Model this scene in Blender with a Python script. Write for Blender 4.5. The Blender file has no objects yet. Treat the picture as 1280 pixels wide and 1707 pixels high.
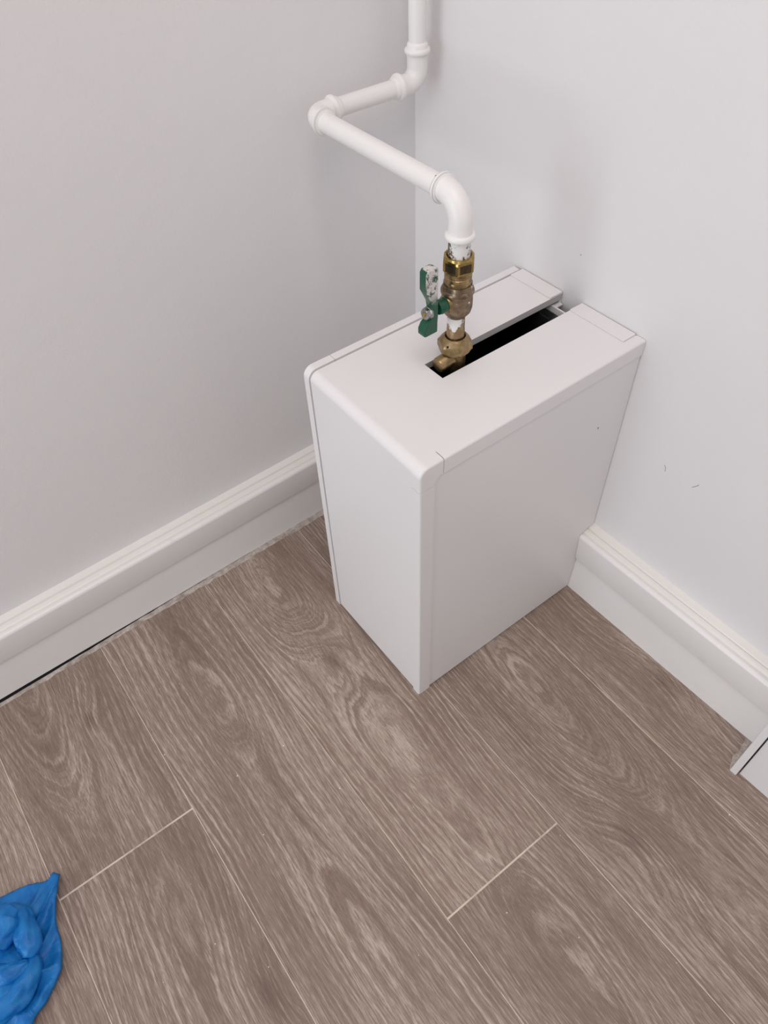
import bpy, bmesh, math, random
from mathutils import Vector, Matrix, noise

random.seed(7)
scene = bpy.context.scene
C = scene.collection
PI = math.pi

# ------------------------------------------------------------------ camera
YAW, PITCH, ROLL, FPX = 0.94255, 0.86266, -0.05112, 1248.83
CAM = Vector((-0.6823, -0.8209, 1.03585))
fw = Vector((math.cos(YAW)*math.cos(PITCH), math.sin(YAW)*math.cos(PITCH), -math.sin(PITCH)))
rt = Vector((math.sin(YAW), -math.cos(YAW), 0))
up = rt.cross(fw)
cr, sr = math.cos(ROLL), math.sin(ROLL)
r2, u2 = cr*rt + sr*up, -sr*rt + cr*up
cam_data = bpy.data.cameras.new('camera')
cam = bpy.data.objects.new('camera', cam_data)
C.objects.link(cam)
m = Matrix((r2, u2, -fw)).transposed().to_4x4()
m.translation = CAM
cam.matrix_world = m
cam_data.sensor_fit = 'HORIZONTAL'
cam_data.sensor_width = 36.0
cam_data.lens = 36.0*FPX/1280.0
cam_data.clip_start = 0.02
scene.camera = cam

# ------------------------------------------------------------------ light
world = bpy.data.worlds.new('world')
scene.world = world
world.use_nodes = True
bg = world.node_tree.nodes['Background']
bg.inputs[0].default_value = (0.965, 0.965, 1.0, 1)
bg.inputs[1].default_value = 0.47

def area(name, loc, target, sx, sy, power, col):
    d = bpy.data.lights.new(name, 'AREA')
    d.shape = 'RECTANGLE'; d.size = sx; d.size_y = sy; d.energy = power; d.color = col
    o = bpy.data.objects.new(name, d); C.objects.link(o)
    o.location = loc
    o.rotation_euler = (Vector(target)-Vector(loc)).to_track_quat('-Z', 'Y').to_euler()
    return o
# daylight through the window on the far side of the room, and an added fill lamp overhead
area('window_light', (-3.0, -0.45, 0.95), (0, -0.40, 0.50), 1.3, 1.7, 28, (0.875, 0.945, 1.0))
area('overhead_fill', (-0.80, -1.00, 2.38), (-0.80, -1.00, 0), 0.9, 0.9, 13.5, (1.0, 0.88, 0.83))

scene.view_settings.view_transform = 'Standard'
scene.view_settings.look = 'None'
scene.view_settings.exposure = 0.05
scene.view_settings.gamma = 1.0
scene.view_settings.use_curve_mapping = False

# ------------------------------------------------------------------ materials
def lin(c):
    return tuple(((v/255.0+0.055)/1.055)**2.4 if v/255.0 > 0.04045 else v/255.0/12.92 for v in c)

class NT:
    """small helper for node graphs"""
    def __init__(s, name):
        s.m = bpy.data.materials.new(name); s.m.use_nodes = True
        s.t = s.m.node_tree; s.b = s.t.nodes['Principled BSDF']
        s.out = s.t.nodes['Material Output']
    def n(s, typ, **kw):
        x = s.t.nodes.new(typ)
        for k, v in kw.items(): setattr(x, k, v)
        return x
    def put(s, sock, v):
        if isinstance(v, (int, float)): sock.default_value = v
        elif isinstance(v, (tuple, list)): sock.default_value = v if len(v) == len(sock.default_value) else tuple(v)+(1,)
        else: s.t.links.new(v, sock)
    def math(s, op, a, b=0.0, c=0.0, clamp=False):
        x = s.n('ShaderNodeMath', operation=op, use_clamp=clamp)
        s.put(x.inputs[0], a); s.put(x.inputs[1], b); s.put(x.inputs[2], c)
        return x.outputs[0]
    def comb(s, x, y, z):
        k = s.n('ShaderNodeCombineXYZ')
        for i, v in enumerate((x, y, z)): s.put(k.inputs[i], v)
        return k.outputs[0]
    def noise(s, vec, scale, detail=2.0, rough=0.5, dist=0.0):
        k = s.n('ShaderNodeTexNoise')
        s.put(k.inputs['Vector'], vec); k.inputs['Scale'].default_value = scale
        k.inputs['Detail'].default_value = detail; k.inputs['Roughness'].default_value = rough
        k.inputs['Distortion'].default_value = dist
        return k.outputs['Fac']
    def range(s, v, a, b, c=0.0, d=1.0, smooth=False):
        k = s.n('ShaderNodeMapRange'); k.clamp = True
        if smooth: k.interpolation_type = 'SMOOTHSTEP'
        s.put(k.inputs[0], v)
        for i, q in enumerate((a, b, c, d)): s.put(k.inputs[i+1], q)
        return k.outputs[0]
    def mix(s, f, a, b, mode='MIX'):
        k = s.n('ShaderNodeMix', data_type='RGBA', blend_type=mode)
        s.put(k.inputs[0], f); s.put(k.inputs[6], a); s.put(k.inputs[7], b)
        return k.outputs[2]
    def bump(s, h, strength, dist):
        k = s.n('ShaderNodeBump'); k.inputs['Strength'].default_value = strength
        k.inputs['Distance'].default_value = dist
        s.put(k.inputs['Height'], h); s.put(s.b.inputs['Normal'], k.outputs[0])
    def obj(s):
        return s.n('ShaderNodeTexCoord').outputs['Object']
    def geo(s):
        return s.n('ShaderNodeNewGeometry').outputs['Position']

def paint(name, col, rough, spec=0.4, bump_s=0.0, bump_scale=200.0, bump_d=0.0006, mottle=0.0, stain=None):
    k = NT(name); p = k.geo()
    c = tuple(col)
    colr = c
    if mottle:
        f = k.noise(p, 5.0, 3.0)
        f2 = k.range(f, 0.3, 0.7)
        colr = k.mix(f2, tuple(v*(1-mottle) for v in c), c)
    if stain:
        f = k.range(k.noise(p, 34.0, 4.0, 0.65), 0.60, 0.78)
        colr = k.mix(k.math('MULTIPLY', f, stain[1]), colr, stain[0])
    k.put(k.b.inputs['Base Color'], colr)
    k.b.inputs['Roughness'].default_value = rough
    k.b.inputs['Specular IOR Level'].default_value = spec
    if bump_s:
        a = k.noise(p, bump_scale, 3.0, 0.6)
        b = k.noise(p, bump_scale*0.16, 2.0, 0.5)
        k.bump(k.math('ADD', a, k.math('MULTIPLY', b, 1.6)), bump_s, bump_d)
    return k.m

MAT = {}
MAT['wall'] = paint('wall_paint', (0.80, 0.782, 0.785), 0.62, 0.3, 0.32, 230.0, 0.0007, 0.02)
MAT['skirting'] = paint('skirting_gloss', (0.845, 0.825, 0.81), 0.33, 0.5, 0.12, 90.0, 0.0006, 0.03, ((0.55, 0.50, 0.45), 0.18))
MAT['skirting_cap'] = paint('skirting_old_gloss', (0.83, 0.80, 0.755), 0.30, 0.5, 0.15, 90.0, 0.0006, 0.03)
MAT['upvc'] = paint('white_plastic', (0.82, 0.80, 0.80), 0.36, 0.45, 0.05, 60.0, 0.0003, 0.015)
MAT['inside'] = paint('inner_shade_black', (0.012, 0.012, 0.014), 0.8, 0.2)  # near-black: shade inside the boxing and skirting gap is put into the colour
MAT['cutedge'] = paint('sawn_board_edge', (0.52, 0.51, 0.50), 0.7, 0.2)
MAT['pipe'] = paint('painted_pipe', (0.86, 0.845, 0.83), 0.38, 0.45, 0.25, 130.0, 0.0008, 0.02)
MAT['dust'] = paint('white_dust', (0.85, 0.83, 0.80), 0.9, 0.1)
MAT['mark'] = paint('pit_shadow_grey', (0.12, 0.11, 0.11), 0.9, 0.1)
MAT['scuff'] = paint('scuff_grey', (0.36, 0.34, 0.34), 0.9, 0.1)
k_ = NT('joint_filler')
k_.put(k_.b.inputs['Base Color'], k_.mix(k_.range(k_.noise(k_.geo(), 24.0, 4.0, 0.7), 0.26, 0.50), lin((160, 144, 132)), lin((216, 202, 188))))
k_.b.inputs['Roughness'].default_value = 0.8
MAT['filler'] = k_.m

def wood():
    k = NT('limed_oak_plank')
    P = k.obj()
    sp = k.n('ShaderNodeSeparateXYZ'); k.put(sp.inputs[0], P)
    x, y = sp.outputs[0], sp.outputs[1]
    def at(nm):
        a = k.n('ShaderNodeAttribute'); a.attribute_type = 'OBJECT'; a.attribute_name = nm
        return a.outputs['Fac']
    seed, x0, ring, amp = at('seed'), at('heart'), at('ring'), at('figure')
    kx, ky, ks = at('knot_x'), at('knot_y'), at('knot_size')
    # tree-ring distance field: heart line under the board wanders along the length
    v1 = k.comb(k.math('MULTIPLY', x, 4.0), k.math('MULTIPLY', y, 1.7), seed)
    w1 = k.math('SUBTRACT', k.noise(v1, 1.0, 2.0), 0.5)
    v2 = k.comb(k.math('MULTIPLY', x, 1.2), k.math('MULTIPLY', y, 1.5), k.math('ADD', seed, 17.3))
    d = k.range(k.noise(v2, 1.0, 1.5), 0.28, 0.72, 0.006, 0.075)
    v3 = k.comb(k.math('MULTIPLY', x, 46.0), k.math('MULTIPLY', y, 6.5), seed)
    w3 = k.math('MULTIPLY', k.math('SUBTRACT', k.noise(v3, 1.0, 5.0, 0.68), 0.5), 0.010)
    xs = k.math('ADD', k.math('SUBTRACT', x, x0), k.math('MULTIPLY', w1, 0.05))
    r = k.math('SQRT', k.math('ADD', k.math('MULTIPLY', xs, xs), k.math('MULTIPLY', d, d)))
    r = k.math('ADD', r, w3)
    # knot
    dx = k.math('SUBTRACT', x, kx); dy = k.math('MULTIPLY', k.math('SUBTRACT', y, ky), 0.42)
    dk2 = k.math('ADD', k.math('MULTIPLY', dx, dx), k.math('MULTIPLY', dy, dy))
    kb = k.math('EXPONENT', k.math('DIVIDE', dk2, k.math('MULTIPLY', k.math('MULTIPLY', ks, ks), -5.5)))
    r = k.math('ADD', r, k.math('MULTIPLY', kb, k.math('MULTIPLY', ks, 1.3)))
    kd = k.math('EXPONENT', k.math('DIVIDE', dk2, k.math('MULTIPLY', k.math('MULTIPLY', ks, ks), -0.35)))
    ph = k.math('MULTIPLY', k.math('DIVIDE', r, ring), 2*PI)
    ph = k.math('ADD', ph, k.math('MULTIPLY', k.noise(k.comb(k.math('MULTIPLY', x, 120.0), k.math('MULTIPLY', y, 16.0), seed), 1.0, 2.0), 2.2))
    s1 = k.math('ADD', k.math('MULTIPLY', k.math('SINE', ph), 0.5), 0.5)
    patch = k.noise(k.comb(k.math('MULTIPLY', x, 17.0), k.math('MULTIPLY', y, 4.0), k.math('ADD', seed, 31.0)), 1.0, 2.0)
    lines = k.math('MULTIPLY', k.range(s1, 0.58, 1.0, smooth=True), k.range(patch, 0.36, 0.60, 0.10, 1.0))
    # growth streaks that follow the ring field, and straight open pores
    f1 = k.noise(k.comb(k.math('MULTIPLY', r, 640.0), k.math('MULTIPLY', y, 6.0), seed), 1.0, 3.0, 0.7)
    f2 = k.noise(k.comb(k.math('MULTIPLY', x, 760.0), k.math('MULTIPLY', y, 60.0), k.math('ADD', seed, 5.0)), 1.0, 2.0, 0.6)
    f3 = k.noise(k.comb(k.math('MULTIPLY', x, 16.0), k.math('MULTIPLY', y, 2.4), k.math('ADD', seed, 9.0)), 1.0, 3.0, 0.6)
    st1 = k.range(f1, 0.42, 0.64); st2 = k.range(f2, 0.42, 0.66); lo = k.range(f3, 0.32, 0.70)
    fac = k.math('ADD', k.math('MULTIPLY', st1, 0.40), k.math('MULTIPLY', st2, 0.34))
    fac = k.math('MULTIPLY', fac, k.range(f3, 0.30, 0.68, 0.60, 1.20))
    figure = k.math('MULTIPLY', lines, k.math('MULTIPLY', amp, k.range(f2, 0.34, 0.60, 0.30, 1.0)))
    fac = k.math('ADD', fac, k.math('MULTIPLY', figure, 0.47))
    fac = k.math('ADD', fac, k.math('MULTIPLY', lo, 0.20))
    fac = k.math('SUBTRACT', fac, k.math('MULTIPLY', kd, 0.25), clamp=True)
    dark, mid, light = lin((122, 103, 91)), lin((150, 132, 120)), lin((188, 173, 161))
    c1 = k.mix(k.range(fac, 0.0, 0.45), dark, mid)
    c2 = k.mix(k.range(fac, 0.40, 1.0), c1, light)
    tone = at('tone')
    c3 = k.mix(1.0, c2, k.comb(tone, tone, tone), 'MULTIPLY')
    c4 = k.mix(k.math('MULTIPLY', kd, 0.30), c3, lin((92, 76, 68)))
    k.put(k.b.inputs['Base Color'], c4)
    k.put(k.b.inputs['Roughness'], k.range(fac, 0.0, 1.0, 0.46, 0.60))
    k.b.inputs['Specular IOR Level'].default_value = 0.35
    k.bump(k.math('SUBTRACT', st2, k.math('MULTIPLY', lines, 0.3)), 0.2, 0.0003)
    return k.m
MAT['wood'] = wood()

def edge_strip():
    k = NT('dusty_floor_edge'); p = k.geo()
    f = k.range(k.noise(p, 70.0, 4.0, 0.7), 0.36, 0.62)
    g = k.range(k.noise(p, 400.0, 3.0, 0.7), 0.35, 0.65)
    c = k.mix(f, lin((150, 137, 128)), lin((206, 197, 190)))
    c = k.mix(k.math('MULTIPLY', g, 0.45), c, lin((165, 152, 142)))
    k.put(k.b.inputs['Base Color'], c); k.b.inputs['Roughness'].default_value = 0.85
    k.b.inputs['Specular IOR Level'].default_value = 0.2
    return k.m
MAT['edge'] = edge_strip()

def brass(name, c_dark, c_light, rough, paint_amt=0.0, facing=None, zr=None):
    k = NT(name); p = k.obj()
    f = k.range(k.noise(p, 120.0, 4.0, 0.65), 0.35, 0.68)
    c = k.mix(f, c_dark, c_light)
    met = 1.0
    g = k.range(k.noise(p, 260.0, 3.0, 0.6), 0.3, 0.7)
    k.put(k.b.inputs['Roughness'], k.range(g, 0.0, 1.0, rough*0.75, rough*1.3))
    if paint_amt:
        sp = k.n('ShaderNodeSeparateXYZ'); k.put(sp.inputs[0], p)
        q = k.noise(p, 105.0, 4.0, 0.7)
        if facing:      # brush splash on one side of the tube only
            ang, x_, y_, rr, wt = facing
            dv = k.math('ADD', k.math('MULTIPLY', k.math('SUBTRACT', sp.outputs[0], x_), math.cos(ang)/rr*wt), k.math('MULTIPLY', k.math('SUBTRACT', sp.outputs[1], y_), math.sin(ang)/rr*wt))
            q = k.math('ADD', q, dv)
        if zr:
            q = k.math('SUBTRACT', q, k.math('MULTIPLY', k.math('ABSOLUTE', k.math('SUBTRACT', sp.outputs[2], zr[0])), zr[1]))
        f = k.range(q, 0.70-paint_amt*0.4, 0.74-paint_amt*0.4)
        c = k.mix(f, c, (0.80, 0.79, 0.78))
        met = k.math('SUBTRACT', 1.0, f)
    k.put(k.b.inputs['Base Color'], c)
    k.put(k.b.inputs['Metallic'], met)
    k.bump(g, 0.25, 0.0003)
    return k.m
MAT['brass'] = brass('new_brass', (0.32, 0.22, 0.075), (0.52, 0.37, 0.14), 0.26)
MAT['brass_old'] = brass('tarnished_brass', (0.24, 0.165, 0.085), (0.46, 0.33, 0.16), 0.32)
MAT['brass_flat'] = brass('oxidised_brass', (0.075, 0.058, 0.036), (0.13, 0.10, 0.065), 0.36)
AXIS = (-0.1948, -0.3052)
MAT['brass_paint'] = brass('paint_splashed_brass', (0.17, 0.125, 0.085), (0.33, 0.25, 0.17), 0.42, paint_amt=0.20)
MAT['neck_paint'] = brass('neck_with_paint', (0.26, 0.18, 0.10), (0.40, 0.29, 0.17), 0.36, paint_amt=0.40, facing=(math.radians(-145), AXIS[0], AXIS[1], .0100, 0.26), zr=(.5400, 24.0))
MAT['brass_union'] = brass('matt_union_brass', (0.25, 0.175, 0.085), (0.42, 0.31, 0.165), 0.40)
MAT['bare_paint'] = brass('bare_pipe_with_paint', (0.20, 0.155, 0.12), (0.36, 0.29, 0.23), 0.42, paint_amt=0.34, facing=(math.radians(-112), AXIS[0], AXIS[1], .0118, 0.17))
MAT['zinc'] = brass('zinc_bolt', (0.30, 0.29, 0.28), (0.48, 0.47, 0.45), 0.35)

def handle_mat():
    k = NT('green_handle_with_chipped_paint'); p = k.obj()
    geo = k.n('ShaderNodeNewGeometry')
    sp = k.n('ShaderNodeSeparateXYZ'); k.put(sp.inputs[0], p)
    st = k.comb(k.math('MULTIPLY', sp.outputs[0], 1.5), sp.outputs[1], sp.outputs[2])
    q = k.noise(st, 150.0, 6.0, 0.78)
    hi = k.range(sp.outputs[2], 0.574, 0.590)
    side = k.range(sp.outputs[1], -0.3098, -0.3105)
    topm = k.range(sp.outputs[2], 0.6176, 0.6183)
    msk = k.math('MAXIMUM', k.math('MULTIPLY', hi, side), topm)
    f = k.math('MULTIPLY', k.range(q, 0.44, 0.50), msk)
    f = k.math('MAXIMUM', f, k.math('MULTIPLY', k.range(q, 0.67, 0.70), 0.7))
    green = k.mix(k.noise(p, 90.0, 2.0), lin((4, 68, 46)), lin((12, 88, 62)))
    k.put(k.b.inputs['Base Color'], k.mix(f, green, lin((214, 206, 202))))
    k.put(k.b.inputs['Roughness'], k.range(f, 0, 1, 0.28, 0.6))
    k.bump(f, 0.5, 0.0004)
    return k.m
MAT['green'] = handle_mat()

def blue_mat():
    k = NT('thin_blue_plastic')
    p = k.geo()
    c = k.mix(k.range(k.noise(p, 60.0, 3.0), 0.3, 0.7), lin((14, 118, 200)), lin((42, 146, 222)))
    k.put(k.b.inputs['Base Color'], c)
    k.b.inputs['Roughness'].default_value = 0.42
    k.b.inputs['Specular IOR Level'].default_value = 0.4
    tr = k.n('ShaderNodeBsdfTranslucent'); k.put(tr.inputs[0], c)
    mx = k.n('ShaderNodeMixShader'); mx.inputs[0].default_value = 0.25
    k.t.links.new(k.b.outputs[0], mx.inputs[1]); k.t.links.new(tr.outputs[0], mx.inputs[2])
    tp = k.n('ShaderNodeBsdfTransparent'); tp.inputs[0].default_value = (0.35, 0.65, 0.9, 1)
    m2 = k.n('ShaderNodeMixShader'); m2.inputs[0].default_value = 0.06
    k.t.links.new(mx.outputs[0], m2.inputs[1]); k.t.links.new(tp.outputs[0], m2.inputs[2])
    k.t.links.new(m2.outputs[0], k.out.inputs[0])
    h = k.noise(p, 75.0, 3.0, 0.6, 1.2)
    k.bump(h, 0.5, 0.002)
    return k.m
MAT['blue'] = blue_mat()

# ------------------------------------------------------------------ mesh helpers
def obj(name, bm, mats, parent=None, smooth=None, bevel=0.0, wn=False):
    me = bpy.data.meshes.new(name)
    bmesh.ops.recalc_face_normals(bm, faces=bm.faces)
    bm.to_mesh(me); bm.free()
    o = bpy.data.objects.new(name, me); C.objects.link(o)
    for mt in (mats if isinstance(mats, (list, tuple)) else [mats]):
        me.materials.append(MAT[mt])
    if smooth is not None:
        for p in me.polygons: p.use_smooth = True
        me.set_sharp_from_angle(angle=math.radians(smooth))
    if bevel:
        b = o.modifiers.new('bevel', 'BEVEL'); b.width = bevel; b.segments = 2; b.limit_method = 'ANGLE'
        b.angle_limit = math.radians(35)
        for p in me.polygons: p.use_smooth = True
        wn = True
    if wn:
        w = o.modifiers.new('weighted', 'WEIGHTED_NORMAL'); w.keep_sharp = True
    if parent: o.parent = parent
    return o

def empty(name, loc, label, cat, group=None):
    o = bpy.data.objects.new(name, None); C.objects.link(o)
    o.location = loc; o.empty_display_size = 0.05
    o['label'] = label; o['category'] = cat
    if group: o['group'] = group
    return o

def attach(parent):
    """children are modelled in world space: cancel the thing's location"""
    bpy.context.view_layer.update()
    for ch in parent.children:
        ch.matrix_parent_inverse = parent.matrix_world.inverted()

def box(bm, a, b, fn=None):
    vs = []
    for z in (a[2], b[2]):
        for x, y in ((a[0], a[1]), (b[0], a[1]), (b[0], b[1]), (a[0], b[1])):
            p = (x, y, z)
            vs.append(bm.verts.new(fn(*p) if fn else p))
    for f in ((0, 1, 2, 3), (4, 5, 6, 7), (0, 1, 5, 4), (1, 2, 6, 5), (2, 3, 7, 6), (3, 0, 4, 7)):
        bm.faces.new([vs[i] for i in f])
    return vs

def loft(bm, rings, close=True, caps=True):
    """rings: list of equal-length point loops"""
    V = [[bm.verts.new(p) for p in r] for r in rings]
    n = len(V[0])
    for a, b in zip(V, V[1:]):
        for i in range(n if close else n-1):
            j = (i+1) % n
            bm.faces.new((a[i], a[j], b[j], b[i]))
    if caps:
        bm.faces.new(V[0]); bm.faces.new(V[-1])
    return V

def lathe(bm, prof, origin, axis=(0, 0, 1), seg=40, caps=True):
    """prof: list of (radius, distance along axis)"""
    ax = Vector(axis).normalized()
    t = Vector((1, 0, 0)) if abs(ax.x) < 0.9 else Vector((0, 1, 0))
    e1 = (t - ax*t.dot(ax)).normalized(); e2 = ax.cross(e1)
    o = Vector(origin)
    loft(bm, [[o + ax*h + (e1*math.cos(2*PI*i/seg) + e2*math.sin(2*PI*i/seg))*r for i in range(seg)] for r, h in prof], caps=caps)

def sweep(bm, pts, rads, seg=28, caps=True):
    pts = [Vector(p) for p in pts]
    rings = []; ref = None
    for i, p in enumerate(pts):
        d = (pts[min(i+1, len(pts)-1)] - pts[max(i-1, 0)]).normalized()
        if ref is None:
            ref = Vector((0, 0, 1)) if abs(d.z) < 0.9 else Vector((1, 0, 0))
        ref = (ref - d*ref.dot(d)).normalized(); e2 = d.cross(ref)
        rings.append([p + (ref*math.cos(2*PI*k/seg)+e2*math.sin(2*PI*k/seg))*rads[i] for k in range(seg)])
    loft(bm, rings, caps=caps)

def prism(bm, poly, axis, a, b, fn=None):
    """poly in the two other axes (cyclic x,y,z order kept), extruded from a to b on axis"""
    def P(u, v, w):
        p = {'x': (w, u, v), 'y': (u, w, v), 'z': (u, v, w)}[axis]
        return fn(*p) if fn else p
    loft(bm, [[P(u, v, a) for u, v in poly], [P(u, v, b) for u, v in poly]])

def structure(o):
    o['kind'] = 'structure'; return o

# ------------------------------------------------------------------ walls
bm = bmesh.new(); box(bm, (-2.6, 0.0, -0.02), (0.12, 0.12, 2.4))
wall_left = structure(obj('wall_left', bm, 'wall'))
bm = bmesh.new(); box(bm, (0.0, -2.6, -0.02), (0.12, 0.0, 2.4))
wall_right = structure(obj('wall_right', bm, 'wall'))

def scuff(y, z, pts, w, name='scuff'):
    """small nick in the paint of the right wall"""
    bm = bmesh.new(); P = [Vector((-0.0002, y+a, z+b)) for a, b in pts]
    n = len(P); L, R = [], []
    for i, p in enumerate(P):
        d = (P[min(i+1, n-1)]-P[max(i-1, 0)]).normalized()
        s = Vector((0, -d.z, d.y))*w*(0.35 if i in (0, n-1) else 0.5)
        L.append(p+s); R.append(p-s)
    fr = [bm.verts.new(p) for p in L+R[::-1]]
    bk = [bm.verts.new(p+Vector((0.0006, 0, 0))) for p in L+R[::-1]]
    bm.faces.new(fr); bm.faces.new(bk[::-1])
    for i in range(len(fr)): bm.faces.new((fr[i], fr[(i+1) % len(fr)], bk[(i+1) % len(fr)], bk[i]))
    o = obj(name, bm, 'scuff', wall_right); return o
scuff(-0.5028, 0.3259, [(0.002, 0.004), (-0.0005, 0.002), (-0.002, -0.005)], 0.0009)
scuff(-0.5493, 0.3304, [(-0.003, 0.005), (-0.002, 0.002), (0.004, -0.006)], 0.0009)
scuff(-0.3116, 0.5434, [(0.0006, 0.001), (-0.0006, -0.001)], 0.0012)

# ------------------------------------------------------------------ floor planks
PYAW, W, C0 = -0.02428, 0.19, -0.11484
bm = bmesh.new(); box(bm, (-2.6, -2.6, -0.03), (0.12, 0.12, -0.0003))
floor = structure(obj('floor', bm, 'filler'))
plank_meshes = {}
def plank(x0, x1, y0, y1, **at):
    g, ge, h, ch = 0.00042, 0.0011, 0.012, 0.0004
    key = (round(x1-x0, 4), round(y1-y0, 4))
    hx, hy = (x1-x0)/2-g, (y1-y0)/2-ge
    if key not in plank_meshes:
        b = bmesh.new()
        loft(b, [[(sx*(hx-c), sy*(hy-c), z) for sx, sy in ((-1, -1), (1, -1), (1, 1), (-1, 1))]
                 for c, z in ((0, -h), (0, -ch), (ch, 0.0))])
        bmesh.ops.recalc_face_normals(b, faces=b.faces)
        me = bpy.data.meshes.new('plank'); b.to_mesh(me); b.free()
        me.materials.append(MAT['wood']); plank_meshes[key] = me
    o = bpy.data.objects.new('plank', plank_meshes[key]); C.objects.link(o)
    cx, cy = (x0+x1)/2, (y0+y1)/2
    c, s = math.cos(PYAW), math.sin(PYAW)
    o.location = (c*cx-s*cy, s*cx+c*cy, 0); o.rotation_euler = (0, 0, PYAW)
    d = dict(seed=random.random()*40, heart=random.uniform(-.05, .05), ring=0.009, figure=0.7,
             knot_x=5.0, knot_y=0.0, knot_size=0.02, tone=1.0)
    d.update(at)
    if 'kw' in d:
        kx, ky = d.pop('kw'); d['knot_x'] = kx-cx; d['knot_y'] = ky-cy
    for a, v in d.items(): o[a] = float(v)
    o.parent = floor
    return o
S = [C0+W-0.03] + [C0-W*i for i in range(0, 12)]        # seams, from the right wall leftwards
T = -0.012
rows = [
    (0, [(0.0, -1.05, dict(seed=3.1, heart=.03, ring=.0065, figure=.7, kw=(-.030, -.638), knot_size=.020, tone=1.03)), (-1.05, -2.3, {})]),
    (1, [(0.0, -1.25, dict(seed=11.7, heart=.02, ring=.0055, figure=.85, kw=(-.2416, -.760), knot_size=.016, tone=.95)), (-1.25, -2.4, {})]),
    (2, [(0.0, -.6875, dict(seed=22.4, heart=-.005, ring=.0062, figure=1.0, kw=(-.405, -.30), knot_size=.017, tone=1.04)),
         (-.6875, -1.95, dict(seed=5.9, heart=-.005, ring=.0062, figure=.85, tone=.93))]),
    (3, [(0.0, -1.30, dict(seed=31.2, heart=.01, ring=.0095, figure=1.2, tone=.98)), (-1.30, -2.4, {})]),
    (4, [(0.0, -.3718, dict(seed=14.6, heart=-.03, ring=.008, figure=.6, kw=(-.7468, -.1608), knot_size=.010, tone=.97)),
         (-.3718, -1.60, dict(seed=8.3, heart=.02, ring=.0065, figure=.9, kw=(-.713, -.62), knot_size=.022, tone=.94))]),
    (5, [(0.0, -.95, dict(seed=27.8, ring=.010, figure=.5, tone=1.02)), (-.95, -2.2, {})]),
    (6, [(0.0, -.60, {}), (-.60, -1.85, {})]),
    (7, [(0.0, -1.2, {}), (-1.2, -2.4, {})]),
    (8, [(0.0, -.45, {}), (-.45, -1.7, {})]),
    (9, [(0.0, -1.0, {}), (-1.0, -2.3, {})]),
]
for i, ps in rows:
    for y1, y0, at in ps:
        plank(S[i+1], S[i], y0, y1-(0.02 if y1 == 0.0 else 0), **at)

# ragged dusty band where the boards stop short of the left skirting board
bm = bmesh.new()
top, bot = [], []
for i in range(241):
    x = -1.35 + 1.33*i/240
    w = 0.0125 + 0.0045*noise.noise((x*9, 1.0, 0)) + 0.0030*noise.noise((x*60, 3, 0))
    top.append((x, -0.0225, 0.0005)); bot.append((x, -0.0250-w, 0.0005))
lo = [(a, b, -0.002) for a, b, _ in top]; lb = [(a, b, -0.002) for a, b, _ in bot]
loft(bm, [top, bot, lb, lo], close=False, caps=False)
obj('dusty_edge', bm, 'edge', floor)

# plaster dust swept into the angle by the second casing
bm = bmesh.new(); a_, b_ = [], []
for i in range(61):
    x = -0.0845 + 0.0575*i/60
    w = max(0.0008, 0.009*min(1.0, (x+0.0850)/0.02) + 0.004*noise.noise((x*70, 5, 0)) + 0.006*max(0.0, (x+0.05)/0.025))
    a_.append((x, -0.7797, 0.0004)); b_.append((x, -0.7797+w, 0.0004))
loft(bm, [a_, b_, [(p[0], p[1], -0.001) for p in b_], [(p[0], p[1], -0.001) for p in a_]], close=False, caps=False)
obj('dusty_edge', bm, 'edge', floor)

# dark strip of painted shade for the left skirting gap, widest towards the left
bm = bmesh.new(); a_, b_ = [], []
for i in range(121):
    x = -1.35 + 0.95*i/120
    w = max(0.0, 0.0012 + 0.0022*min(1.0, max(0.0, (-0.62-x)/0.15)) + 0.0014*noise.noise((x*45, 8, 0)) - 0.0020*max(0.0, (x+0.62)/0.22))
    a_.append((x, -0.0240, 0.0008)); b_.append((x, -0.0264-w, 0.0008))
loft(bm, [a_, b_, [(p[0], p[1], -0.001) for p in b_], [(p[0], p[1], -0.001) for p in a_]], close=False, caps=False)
obj('gap_shade', bm, 'inside', floor)

# plaster dust on the boards: grains far too small to pick apart
bm = bmesh.new()
specks = [(-.79, -.088), (-.757, -.098), (-.688, -.262), (-.5, -.85), (-.40, -.79), (-.33, -.88), (-.42, -.92), (-.25, -.86), (-.62, -.62), (-.52, -.46), (-.70, -.70)]
for _ in range(36): specks.append((random.uniform(-.95, -.1), random.uniform(-.95, -.06)))
for x, y in specks:
    s = random.choice((.0005, .0006, .0008, .0011))
    ring = [(x+math.cos(a)*s*random.uniform(.7, 1.3), y+math.sin(a)*s*random.uniform(.7, 1.3)) for a in (0, 1.2, 2.5, 3.8, 5.0)]
    loft(bm, [[(a, b, 0.0001) for a, b in ring], [(x+(a-x)*.5, y+(b-y)*.5, s*1.1) for a, b in ring]])
o = obj('dust_grains', bm, 'dust', floor); o['kind'] = 'stuff'

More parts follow.
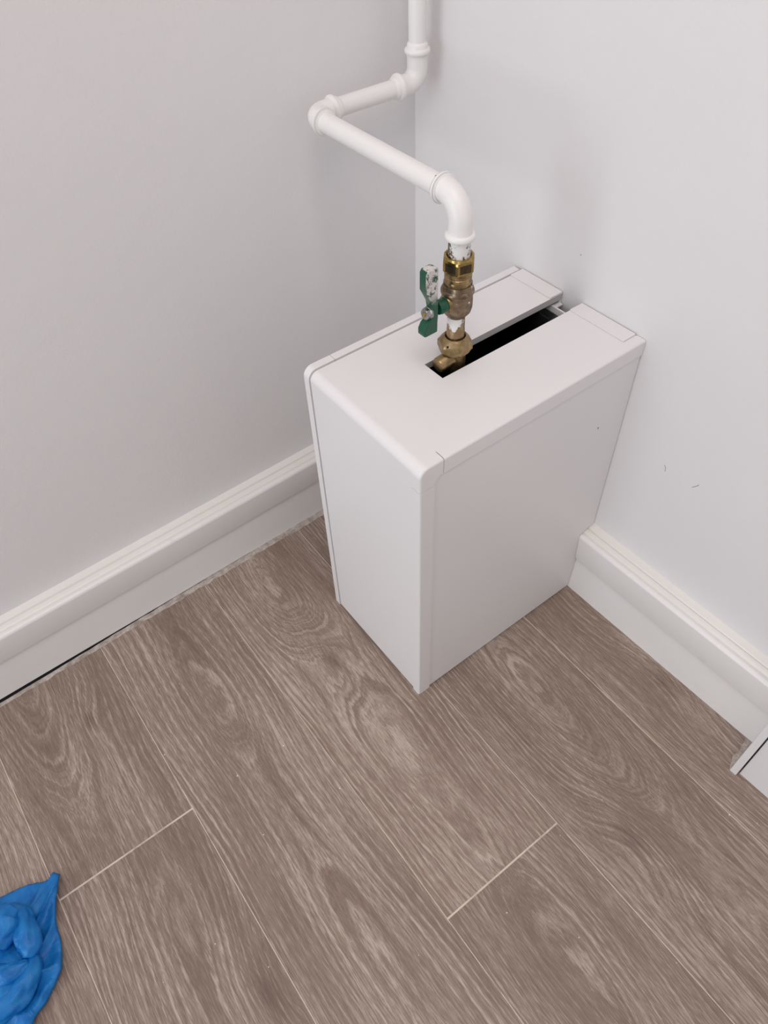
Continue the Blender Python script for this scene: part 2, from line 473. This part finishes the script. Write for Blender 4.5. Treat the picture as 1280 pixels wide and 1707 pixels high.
# ------------------------------------------------------------------ skirting boards
def skirt_prof(h):
    """(distance from wall, height): lower board, then the proud moulded upper board"""
    lower = [(0.0, 0.0), (0.0262, 0.0), (0.0218, 0.079), (0.0, 0.079)]
    R = 0.006; up_ = [(0.0, 0.0775), (0.0262, 0.0775), (0.0268, 0.080)]
    zt = h-0.008
    for i in range(7):
        a = PI/2*i/6
        up_.append((0.0296-R+R*math.cos(a), zt-R+R*math.sin(a)))
    cap = [(0.0200, zt-0.001), (0.0195, zt+0.0012), (0.0125, zt+0.0030), (0.0115, zt+0.0018), (0.0100, zt+0.0045), (0.0, h)]
    up_ += [(0.0212, zt-0.0006)]
    up_ += [(0.0, zt-0.0006)]
    capp = [(0.0, zt-0.004), (0.0205, zt-0.004)] + [(0.0203, zt+0.0006), (0.0195, zt+0.0014), (0.0122, zt+0.0028), (0.0112, zt+0.0016), (0.0098, zt+0.0046), (0.0, h)]
    return lower, up_, capp
def skirting(name, side, h, a, b, parts=1, lift=None):
    lower, upper, capp = skirt_prof(h)
    def P(t, d, z):
        if lift: z = z + lift(t)*max(0.0, 1-z/0.03)
        return (t, -d, z) if side == 'l' else (-d, t, z)
    def mk(nm, poly, mat, parent=None, n=1, bv=0.0):
        bm = bmesh.new()
        loft(bm, [[P(a+(b-a)*i/n, d, z) for d, z in poly] for i in range(n+1)])
        return obj(nm, bm, mat, parent, smooth=40)
    o = structure(mk(name, lower, 'skirting', None, 24))
    mk('upper_moulding', upper, 'skirting', o)
    mk('top_bead', capp, 'skirting_cap', o)
    return o
base_left = skirting('baseboard_left', 'l', 0.1385, -2.5, -0.0292, lift=lambda x: max(0.0, min(0.0032, (-0.52-x)*0.011))+0.0003)
base_right = skirting('baseboard_right', 'r', 0.1435, -2.5, -0.0001)

# ------------------------------------------------------------------ main boxing
L, YA, YB, H = 0.3447, -0.2102, -0.4275, 0.4838
BY = 0.01877
def wb(x, y, z):
    """the casing is slightly out of square to the wall it is scribed to"""
    return (x + BY*(y-YB)*min(1.0, max(0.0, -x/L)), y - BY*x, z)
casing = empty('pipe_boxing', (-L/2, (YA+YB)/2, 0), 'white plastic boxing with a slotted top, standing in the corner round the brass valve', 'boxing')
RAD = 0.0125
def path(x_start, z_end, off=0.0, n=8):
    """top -> rounded front edge -> front, in (x,z), with the inward normal"""
    pts = [((x_start, H), (0, -1))]
    for i in range(n+1):
        a = PI/2*i/n
        pts.append(((-L+RAD-RAD*math.sin(a), H-RAD+RAD*math.cos(a)), (math.sin(a), -math.cos(a))))
    pts.append(((-L, z_end), (1, 0)))
    return [((x+nx*off, z+nz*off), (nx, nz)) for (x, z), (nx, nz) in pts]

def shell(name, cols, ys, thick, mask, parent, mats, off=0.0):
    """cols: path samples; ys: cell borders across; mask(i,j) keeps a cell"""
    bm = bmesh.new(); VO, VI = {}, {}
    def v(store, i, j, t):
        if (i, j) not in store:
            (x, z), (nx, nz) = cols[i]
            store[(i, j)] = bm.verts.new(wb(x+nx*t, ys[j], z+nz*t))
        return store[(i, j)]
    cells = {(i, j) for i in range(len(cols)-1) for j in range(len(ys)-1) if mask(i, j)}
    for i, j in cells:
        q = ((i, j), (i+1, j), (i+1, j+1), (i, j+1))
        bm.faces.new([v(VO, a, b, off) for a, b in q])
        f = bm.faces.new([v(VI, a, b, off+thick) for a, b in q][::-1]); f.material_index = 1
        for (a, b), nb in ((((i, j), (i+1, j)), (i, j-1)), (((i+1, j), (i+1, j+1)), (i+1, j)),
                           (((i+1, j+1), (i, j+1)), (i, j+1)), (((i, j+1), (i, j)), (i-1, j))):
            if nb not in cells:
                f = bm.faces.new([v(VO, *b, off), v(VO, *a, off), v(VI, *a, off+thick), v(VI, *b, off+thick)])
                f.material_index = 2
    return obj(name, bm, mats, parent, smooth=32, wn=True)

SLX, SY0, SY1 = -0.2297, -0.3274, -0.2950
cols = path(-0.0015, 0.0040)
cols.insert(1, ((SLX, H), (0, -1)))
ys = [YB+0.0137, SY0, SY1, YA-0.0136]
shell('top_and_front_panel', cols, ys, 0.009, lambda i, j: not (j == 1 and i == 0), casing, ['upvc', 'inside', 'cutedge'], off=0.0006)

def strip(name, cols, y0, y1, thick):
    return shell(name, cols, [y0, y1], thick, lambda i, j: True, casing, ['upvc', 'upvc', 'upvc'])
full = path(-0.0015, 0.0)
strip('edge_trim', [((-0.004, H), (0, -1)), ((-0.3056, H), (0, -1))], YA-0.0108, YA, 0.010)
strip('corner_trim', [((-0.3062, H), (0, -1))]+full[1:-1]+[((-L, H-0.035), (1, 0))], YA-0.0108, YA, 0.010)
strip('edge_trim', [((-L, H-0.0353), (1, 0)), ((-L, 0.0), (1, 0))], YA-0.0108, YA, 0.010)

shell('groove_backing', full, [YA-0.0150, YA-0.0100], 0.003, lambda i, j: True, casing, ['upvc', 'upvc', 'upvc'], off=0.0040)

def ltrim(name, samples):
    """L-section trim on the right edge: samples are (outer point, inset point) in (x,z)"""
    bm = bmesh.new(); rings = []
    for (ox, oz), (ix, iz), (nx, nz) in samples:
        q = lambda t, y: wb(ox+nx*t, y, oz+nz*t)
        iw = lambda y: wb(ix, y, iz)
        rings.append([q(0, YB+0.0133), q(0, YB+0.0030), q(0.0004, YB+0.0015), q(0.0015, YB+0.0004), q(0.0030, YB),
                      iw(YB), iw(YB+0.0012), q(0.0032, YB+0.0013), q(0.0032, YB+0.0133)])
    loft(bm, rings)
    return obj(name, bm, 'upvc', casing, smooth=32, wn=True)
IN, INV = 0.0215, 0.0205
ltrim('edge_trim', [((-0.0006, H), (-0.0006, H-IN), (0, -1)), ((-0.3118, H), (-0.3118, H-IN), (0, -1))])
smp = [((-0.3128, H), (-0.3128, H-IN), (0, -1))]
for i in range(9):
    a = PI/2*i/8
    ox, oz = -L+RAD-RAD*math.sin(a), H-RAD+RAD*math.cos(a)
    t = i/8
    smp.append(((ox, oz), (-0.3170-(L-INV-0.3170)*t, H-IN-0.0075*t), (math.sin(a), -math.cos(a))))
smp.append(((-L, H-0.0325), (-L+INV, H-0.0325), (1, 0)))
ltrim('corner_trim', smp)
ltrim('edge_trim', [((-L, H-0.0330), (-L+INV, H-0.0330), (1, 0)), ((-L, 0.0), (-L+INV, 0.0), (1, 0))])

# right side panel, scribed round the skirting board; left one the same
def side_panel(y0, y1):
    poly = [(-L+0.004, 0.0035), (-0.0272, 0.0035), (-0.0230, 0.0768), (-0.0274, 0.0768), (-0.0305, 0.1325), (-0.0297, 0.1365), (-0.024, 0.139), (-0.0012, 0.1455),
            (-0.0012, H-0.004), (-L+0.004, H-0.004)]
    bm = bmesh.new(); prism(bm, poly, 'y', y0, y1, wb)
    bm.faces.ensure_lookup_table()
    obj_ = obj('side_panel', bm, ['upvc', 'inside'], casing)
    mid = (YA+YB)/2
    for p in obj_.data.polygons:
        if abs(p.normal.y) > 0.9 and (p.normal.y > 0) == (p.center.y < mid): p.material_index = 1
    return obj_
side_panel(YB+0.0013, YB+0.0085)
side_panel(YA-0.0085, YA-0.0013)

# wall-side cover strips either side of the slot, and the rail behind
def back_strip(y0, y1):
    bm = bmesh.new()
    prism(bm, [(-0.0228, H-0.0003), (-0.0012, H-0.0003), (-0.0012, H+0.0012), (-0.0228, H+0.0012)], 'y', y0, y1, wb)
    prism(bm, [(-0.0034, H-0.026), (-0.0012, H-0.026), (-0.0012, H-0.0004), (-0.0034, H-0.0004)], 'y', y0, y1, wb)
    obj('wall_strip', bm, 'upvc', casing)
back_strip(SY1+0.0004, YA-0.0135)
back_strip(YB+0.0150, SY0-0.0004)
bm = bmesh.new()
prism(bm, [(-0.0170, H-0.022), (-0.0145, H-0.022), (-0.0145, H-0.0135), (-0.0170, H-0.0135)], 'y', YB+0.02, YA-0.02, wb)
prism(bm, [(-0.0145, H-0.0165), (-0.0020, H-0.0165), (-0.0020, H-0.0145), (-0.0145, H-0.0145)], 'y', SY1-0.004, YA-0.02, wb)
obj('fixing_rail', bm, 'upvc', casing)
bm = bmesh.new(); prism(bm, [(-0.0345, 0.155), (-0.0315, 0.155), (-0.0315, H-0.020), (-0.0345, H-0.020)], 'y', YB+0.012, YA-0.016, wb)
obj('shade_liner', bm, 'inside', casing)  # added liner, coloured black to deepen the shade seen through the slot
# a pit in the side panel
bm = bmesh.new(); x, z = -0.052, 0.372
prism(bm, [(x-.0008, z-.0012), (x+.0006, z-.0010), (x+.0009, z+.0010), (x-.0005, z+.0012)], 'y', YB+0.0010, YB+0.0016, wb)
obj('screw_hole', bm, 'mark', casing)
attach(casing)

# ------------------------------------------------------------------ second boxing, cut by the frame
b2 = empty('corner_boxing', (-0.04, -1.05, 0), 'white panel casing with edge trim against the right wall, cut off by the frame', 'boxing')
bm = bmesh.new(); box(bm, (-0.0780, -1.35, 0.0), (-0.0700, -0.7905, 0.62)); obj('front_panel', bm, 'upvc', b2, bevel=0.0008)
bm = bmesh.new()
prism(bm, [(-0.0845, -0.7795), (-0.0660, -0.7795), (-0.0660, -0.7815), (-0.0820, -0.7815), (-0.0820, -0.7890), (-0.0845, -0.7890)][::-1], 'z', 0.0, 0.62)
obj('edge_trim', bm, 'upvc', b2, bevel=0.0007)
bm = bmesh.new()
prism(bm, [(-0.0655, 0.0), (-0.0275, 0.0), (-0.0232, 0.0768), (-0.0274, 0.0768), (-0.0305, 0.138), (-0.0012, 0.1460), (-0.0012, 0.62), (-0.0655, 0.62)], 'y', -0.7880, -0.7797)
obj('side_panel', bm, 'upvc', b2)
bm = bmesh.new(); box(bm, (-0.0845, -1.35, 0.6203), (-0.0012, -0.7795, 0.6285)); obj('top_panel', bm, 'upvc', b2, bevel=0.001)
attach(b2)

# ------------------------------------------------------------------ pipe
PR = 0.0106
P1 = Vector((-0.0330, -0.0439, 0.6750))
P2 = Vector((-0.1868, -0.0383, 0.6745))
P3 = Vector((-0.1948, -0.3052, 0.6775))
P0 = Vector((P1.x, P1.y, 2.40)); P4 = Vector((P3.x, P3.y, 0.6125))
pipe = empty('painted_pipe', tuple(P4), 'white painted metal pipe zigzagging down the corner to the brass valve', 'pipe')
def seg(name, a, b, r=PR, mat='pipe'):
    bm = bmesh.new(); n = max(2, int((b-a).length/0.012)); d = (b-a)
    pts = [a+d*i/n for i in range(n+1)]
    rad = [r*(1+0.012*noise.noise((p.x*40, p.y*40, p.z*40))) for p in pts]
    sweep(bm, pts, rad); obj(name, bm, mat, pipe, smooth=50)
def elbow(K, A, B, br, la, lb, sa, sb):
    """bend at corner K between directions to A and B; la/lb socket lengths; sa/sb bead positions"""
    da, db = (A-K).normalized(), (B-K).normalized()
    n = 12; pts = []
    ca, cb = K+da*br, K+db*br
    cen = K+(da+db)*br
    arc = []
    for i in range(n+1):
        t = PI/2*i/n
        arc.append(cen - db*br*math.cos(t) - da*br*math.sin(t))
    R0, R1, RB = 0.0126, 0.0130, 0.0158
    def sock(c, d, ln, bead):
        q = [(0.0, R0), (0.35*ln, R0)]
        h = bead*ln
        for k in range(9):
            a = PI*k/8
            q.append((h+(-math.cos(a))*0.0036, R1+(RB-R1)*math.sin(a)))
        q.append((ln-0.001, R1-0.0004)); q.append((ln, R1-0.0012)); q.append((ln+0.0014, PR+0.0002))
        q = sorted(q)
        return [(c+d*s, r) for s, r in q]
    A_ = sock(ca, da, la, sa)[::-1]; B_ = sock(cb, db, lb, sb)
    full = A_ + [(p, R0) for p in arc[1:-1]] + B_
    bm = bmesh.new(); sweep(bm, [p for p, _ in full], [r for _, r in full], seg=32)
    return obj('elbow_joint', bm, 'pipe', pipe, smooth=60)
seg('pipe_length', P0, P1+Vector((0, 0, 0.03)))
e1 = elbow(P1, P0, P2, 0.017, 0.026, 0.020, .68, .62)
seg('pipe_length', P1+(P2-P1).normalized()*0.03, P2+(P1-P2).normalized()*0.03)
e2 = elbow(P2, P1, P3, 0.0165, 0.019, 0.010, .55, .72)
seg('pipe_length', P2+(P3-P2).normalized()*0.02, P3+(P2-P3).normalized()*0.03, 0.0110)
e3 = elbow(P3, P2, P4, 0.0255, 0.006, 0.018, .6, .74)
seg('pipe_tail', P3-Vector((0, 0, 0.038)), P4-Vector((0, 0, 0.004)), 0.0118, 'bare_paint')
def pin(p, nrm):
    bm = bmesh.new(); lathe(bm, [(0.0010, -0.0004), (0.0010, 0.0001)], p, nrm, 10)
    return obj('pinhole', bm, 'mark', pipe)
dn = (P3-P2).normalized()
pin(P3-dn*0.036+Vector((-0.0035, 0, 0.0106)), (-0.3, 0, 0.95))
attach(pipe)

# ------------------------------------------------------------------ ball valve
AX, AY = P3.x, P3.y
valve = empty('ball_valve', (AX, AY, 0.455), 'brass lever valve with chipped green handle on the white pipe', 'valve')
def hexring(r, z, rot, round_=0.0, seg=48):
    """hexagon (across-corner radius r) blended with its circle"""
    out = []
    for i in range(seg):
        a = 2*PI*i/seg
        k = ((a-rot) % (PI/3)) - PI/6
        hr = r*math.cos(PI/6)/math.cos(k)
        rr = hr if round_ <= 0 else min(hr, round_)
        out.append((AX+rr*math.cos(a), AY+rr*math.sin(a), z))
    return out
def circ(r, z, seg=48):
    return [(AX+r*math.cos(2*PI*i/seg), AY+r*math.sin(2*PI*i/seg), z) for i in range(seg)]
ROT = math.radians(-135)
bm = bmesh.new()
loft(bm, [circ(.0118, .6120), circ(.0122, .6170), circ(.0135, .6182), circ(.0152, .6180), hexring(.0184, .6158, ROT, .0170),
          hexring(.0184, .6132, ROT), hexring(.0184, .6035, ROT), hexring(.0184, .6016, ROT, .0170), circ(.0152, .6006)])
nut = obj('compression_nut', bm, ['brass', 'brass_flat'], valve, smooth=13)
for p in nut.data.polygons:
    if abs(p.normal.z) < 0.15 and .604 < p.center.z < .612:
        a = math.atan2(p.center.y-AY, p.center.x-AX)
        k = ((a-ROT) % (PI/3)) - PI/6
        if abs(k) < PI/6*0.80: p.material_index = 1
bm = bmesh.new()
prof = [(.0150, .6015), (.0152, .5975), (.0150, .5960), (.0143, .5952), (.0143, .5944), (.0149, .5938), (.0149, .5912), (.0145, .5906), (.0145, .5898), (.0149, .5892), (.0149, .5858), (.0146, .5850), (.0146, .5800)]
lathe(bm, prof, (AX, AY, 0), seg=40)
obj('threaded_collar', bm, 'brass_old', valve, smooth=40)
bm = bmesh.new()
loft(bm, [circ(.0140, .5850), hexring(.0176, .5852, ROT, .0160), hexring(.0182, .5835, ROT, .0172), hexring(.0184, .5795, ROT, .0178), circ(.0178, .5782), circ(.0184, .5768), circ(.0184, .5745), circ(.0173, .5728),
          circ(.0170, .5712), circ(.0173, .5640), circ(.0171, .5560), circ(.0158, .5510), circ(.0132, .5475), circ(.0112, .5460), circ(.0106, .5440)])
obj('valve_body', bm, 'brass_paint', valve, smooth=38)
bm = bmesh.new()
lathe(bm, [(.0106, .5450), (.0100, .5440), (.0100, .5270), (.0103, .5262), (.0103, .5140)], (AX, AY, 0), seg=36)
obj('tail_pipe', bm, 'neck_paint', valve, smooth=40)
# stem housing towards -x
bm = bmesh.new()
lathe(bm, [(.0098, -.004), (.0098, .0060), (.0088, .0072)], (AX-.0110, AY, .5650), (-1, 0, 0), 32)
obj('stem_housing', bm, 'brass_old', valve, smooth=40)
# handle: stepped butterfly lever
hd = bmesh.new()
HX, HY, HZ = AX, AY, .5650
poly = [(-.2440, .6150), (-.2415, .6185), (-.2295, .6185), (-.2275, .6170), (-.2275, .5790), (-.2265, .5725), (-.2265, .5590), (-.2270, .5520), (-.2270, .5395), (-.2440, .5395), (-.2460, .5410),
        (-.2460, .5480), (-.2425, .5545), (-.2345, .5600), (-.2345, .5710), (-.2360, .5790), (-.2440, .5950)]
prism(hd, poly, 'y', AY-.0058, AY+.0056)
handle = obj('handle', hd, 'green', valve, bevel=0.0013)
bm = bmesh.new(); lathe(bm, [(.0082, 0), (.0082, .0080), (.0076, .0096), (.0074, .0112)], (AX-.0158-.0015, AY, HZ), (-1, 0, 0), 32)
obj('hub', bm, 'green', handle, smooth=40)
bm = bmesh.new()
ring = lambda r, x: [(x, AY+r*math.cos(2*PI*i/24), HZ+r*math.sin(2*PI*i/24)) for i in range(24)]
hexr = lambda r, x: [(x, AY+math.cos(2*PI*i/24)*r*math.cos(PI/6)/math.cos(((2*PI*i/24) % (PI/3))-PI/6), HZ+math.sin(2*PI*i/24)*r*math.cos(PI/6)/math.cos(((2*PI*i/24) % (PI/3))-PI/6)) for i in range(24)]
loft(bm, [ring(.0070, -.2340), ring(.0070, -.2362), ring(.0064, -.2366), hexr(.0069, -.2368), hexr(.0069, -.2408), ring(.0056, -.2416), ring(.0042, -.2416)])
obj('lock_nut', bm, 'zinc', handle, smooth=30)
bm = bmesh.new(); lathe(bm, [(.0028, 0), (.0028, .0024), (.0020, .0032)], (-.2395, AY, HZ), (-1, 0, 0), 20)
obj('stem_end', bm, 'brass', handle, smooth=40)
# union nut
bm = bmesh.new(); R2 = math.radians(-112.5)
loft(bm, [circ(.0106, .5110), circ(.0112, .5160), circ(.0122, .5172), circ(.0132, .5168), circ(.0172, .5122), hexring(.0206, .5104, R2, .0187), hexring(.0206, .5083, R2),
          hexring(.0206, .5012, R2), hexring(.0206, .4988, R2, .0183), circ(.0150, .4975)])
un = obj('union_nut', bm, 'brass_union', valve, smooth=14)
bm = bmesh.new(); a = math.radians(-160); lathe(bm, [(.0013, -.001), (.0013, .0007)], (AX+.0176*math.cos(a), AY+.0176*math.sin(a), .5112), (math.cos(a), math.sin(a), .9), 14)
obj('vent_hole', bm, 'inside', un)
# elbow going into the boxing with a blanking plug
bm = bmesh.new()
lathe(bm, [(.0148, .4985), (.0136, .4965), (.0131, .4950), (.0131, .4700), (.0122, .4640), (.0122, .4300)], (AX, AY, 0), seg=36)
el = obj('elbow_body', bm, 'brass_union', valve, smooth=40)
bm = bmesh.new()
ax = Vector((-1, -0.02, -0.05)).normalized()
lathe(bm, [(.0098, .004), (.0094, .0100), (.0090, .0108), (.0090, .0255), (.0082, .0275), (.0050, .0280)], (AX, AY-.001, .4895), ax, 32)
obj('blanking_plug', bm, 'brass_union', el, smooth=40)
bm = bmesh.new(); lathe(bm, [(.0104, 0.4310), (.0104, 0.0)], (AX, AY, 0), seg=24)
obj('drop_pipe', bm, 'brass_flat', valve, smooth=40)
attach(valve)
bpy.context.view_layer.update()
for par in (handle, un, el):
    for ch in par.children: ch.matrix_parent_inverse = par.matrix_world.inverted()

# ------------------------------------------------------------------ crumpled blue plastic
CX, CY = -0.972, -0.384
outline = [(-0.9415, -0.3024), (-0.9238, -0.3076), (-0.9059, -0.3129), (-0.889, -0.321), (-0.8815, -0.3215), (-0.8745, -0.3185), (-0.8685, -0.3275), (-0.8755, -0.3384), (-0.8842, -0.351), (-0.8902, -0.3638),
           (-0.8955, -0.3787), (-0.8978, -0.392), (-0.9007, -0.4064), (-0.904, -0.4201), (-0.9083, -0.4287), (-0.9171, -0.4352), (-0.9271, -0.4413), (-0.9378, -0.4496), (-0.9486, -0.4547), (-0.9557, -0.4616),
           (-0.968, -0.478), (-0.99, -0.487), (-1.012, -0.480), (-1.035, -0.462), (-1.058, -0.440), (-1.066, -0.405), (-1.060, -0.37), (-1.045, -0.34), (-1.018, -0.318), (-0.985, -0.305), (-0.960, -0.300)]
N = len(outline)
def rim(t):
    t = (t % 1.0)*N; i = int(t); f = t-i
    a, b = outline[i % N], outline[(i+1) % N]
    return a[0]+(b[0]-a[0])*f, a[1]+(b[1]-a[1])*f
bag = empty('plastic_bag', (CX, CY, 0), 'crumpled thin blue plastic bag lying on the floor at the lower left', 'plastic bag')
NT_, NR = 248, 44
bm = bmesh.new(); rings = []
for j in range(NR+1):
    s = 0.10+0.90*j/NR; rg = []
    for i in range(NT_):
        t = i/NT_; ox, oy = rim(t)
        x, y = CX+(ox-CX)*s, CY+(oy-CY)*s
        bowl = 0.004 + 0.020*max(0.0, (1-s))**0.7
        rise = 0.011*math.exp(-((s-1.0)/0.16)**2)*(0.55+0.7*noise.noise((t*7, 2.3, 0)))
        fold = 0.0105*(1-abs(2*noise.noise((t*9+1.2*s, s*1.1, 4.0))))**2*max(0.0, 1-((s-0.66)/0.38)**2)
        pucker = 0.0022*noise.noise((t*130, s*3, 1))*max(0.0, (s-0.78)/0.22)
        z = max(0.0012, bowl*0.6+rise+fold+pucker)
        x += 0.003*noise.noise((t*11, s*3, 7)); y += 0.003*noise.noise((t*11, s*3, 9))
        if j == NR: x += 0.0008*noise.noise((t*170, 1, 3)); z = max(0.001, z-0.001)
        rg.append((x, y, z))
    rings.append(rg)
loft(bm, rings, caps=False)
o = obj('open_mouth', bm, 'blue', bag, smooth=70)
sl = o.modifiers.new('thickness', 'SOLIDIFY'); sl.thickness = 0.0004; sl.offset = 0

def lump(name, cx, cy, zc, rx, ry, rz, rot, sd, depth):
    rnd = random.Random(sd)
    bm = bmesh.new()
    bmesh.ops.create_icosphere(bm, subdivisions=5, radius=1.0)
    c, s_ = math.cos(rot), math.sin(rot)
    pl = []
    for _ in range(5):
        n_ = Vector((rnd.uniform(-1, 1), rnd.uniform(-1, 1), rnd.uniform(-.6, .6))).normalized()
        pl.append((n_, rnd.uniform(-.6, .6), rnd.uniform(.09, .20), rnd.uniform(.4, 1.0)))
    for v in bm.verts:
        p = v.co.normalized()
        w = Vector((noise.noise(p*1.1+Vector((sd, 0, 0))), noise.noise(p*1.1+Vector((0, sd, 3))), noise.noise(p*1.1+Vector((5, 0, sd)))))*0.75
        k = 1.0 + 0.25*noise.noise(p*1.4+Vector((sd, 2, 1)))
        for n_, off, wd, am in pl:              # pinched creases
            t = abs((p+w).dot(n_)-off)
            k -= depth*am*math.exp(-t/wd)*0.8
        x, y, z = p.x*rx*k, p.y*ry*k, p.z*rz*k
        v.co = Vector((cx+c*x-s_*y, cy+s_*x+c*y, max(0.0025, zc+z)))
    return obj(name, bm, 'blue', bag, smooth=60)
def crease_fold(pts, rads, flat, sd):
    """one soft roll of gathered film: tapered, flattened tube along a smooth curve"""
    P = [Vector(p) for p in pts]; n = len(P); fine, rr = [], []
    for i in range(n-1):
        p0, p1, p2, p3 = P[max(i-1, 0)], P[i], P[i+1], P[min(i+2, n-1)]
        for k in range(14):
            t = k/14
            fine.append(0.5*((2*p1)+(p2-p0)*t+(2*p0-5*p1+4*p2-p3)*t*t+(3*p1-p0-3*p2+p3)*t**3))
            rr.append(rads[i]+(rads[i+1]-rads[i])*t)
    fine.append(P[-1]); rr.append(rads[-1])
    bm = bmesh.new(); rings = []
    for i, p in enumerate(fine):
        d = (fine[min(i+1, len(fine)-1)]-fine[max(i-1, 0)]); d.z = 0; d.normalize()
        e1 = Vector((-d.y, d.x, 0)); rg = []
        for k in range(40):
            a = 2*PI*k/40
            g = 1+0.22*noise.noise((math.cos(a)*1.6+sd, math.sin(a)*1.6, i*0.07+sd)) - 0.16*(1-abs(2*noise.noise((a*0.9+sd*3, i*0.035, 2.0))))**4
            q = p+e1*math.cos(a)*rr[i]*g+Vector((0, 0, 1))*math.sin(a)*rr[i]*flat*g
            q.z = max(0.003, q.z); rg.append(q)
        rings.append(rg)
    loft(bm, rings)
    return obj('bunched_fold', bm, 'blue', bag, smooth=75)
lump('bunched_fold', -0.985, -0.385, 0.012, 0.052, 0.056, 0.020, 0.0, 22, 0.16)
crease_fold([(-0.9286, -0.3967, 0.018), (-0.937, -0.4107, 0.018), (-0.9499, -0.4215, 0.018), (-0.9661, -0.4261, 0.018), (-0.9833, -0.4245, 0.018), (-1.0014, -0.416, 0.018)], [.007, .014, .017, .018, .018, .014], 0.85, 4.2)
crease_fold([(-0.9325, -0.3308, 0.024), (-0.9249, -0.3497, 0.024), (-0.924, -0.3715, 0.024), (-0.9277, -0.389, 0.024), (-0.9343, -0.3983, 0.024)], [.008, .014, .016, .014, .006], 0.95, 1.7)
crease_fold([(-0.9516, -0.4166, 0.02), (-0.9683, -0.4149, 0.02), (-0.9837, -0.408, 0.02)], [.008, .014, .012], 0.9, 9.4)
crease_fold([(-0.9343, -0.4043, 0.026), (-0.9485, -0.4032, 0.026), (-0.9613, -0.3985, 0.026), (-0.9776, -0.3878, 0.026)], [.005, .011, .013, .012], 0.8, 6.1)
crease_fold([(-0.9245, -0.3369, 0.032), (-0.9358, -0.3432, 0.032), (-0.9463, -0.3557, 0.032), (-0.9588, -0.3661, 0.032)], [.011, .018, .017, .012], 0.9, 2.9)
attach(bag)
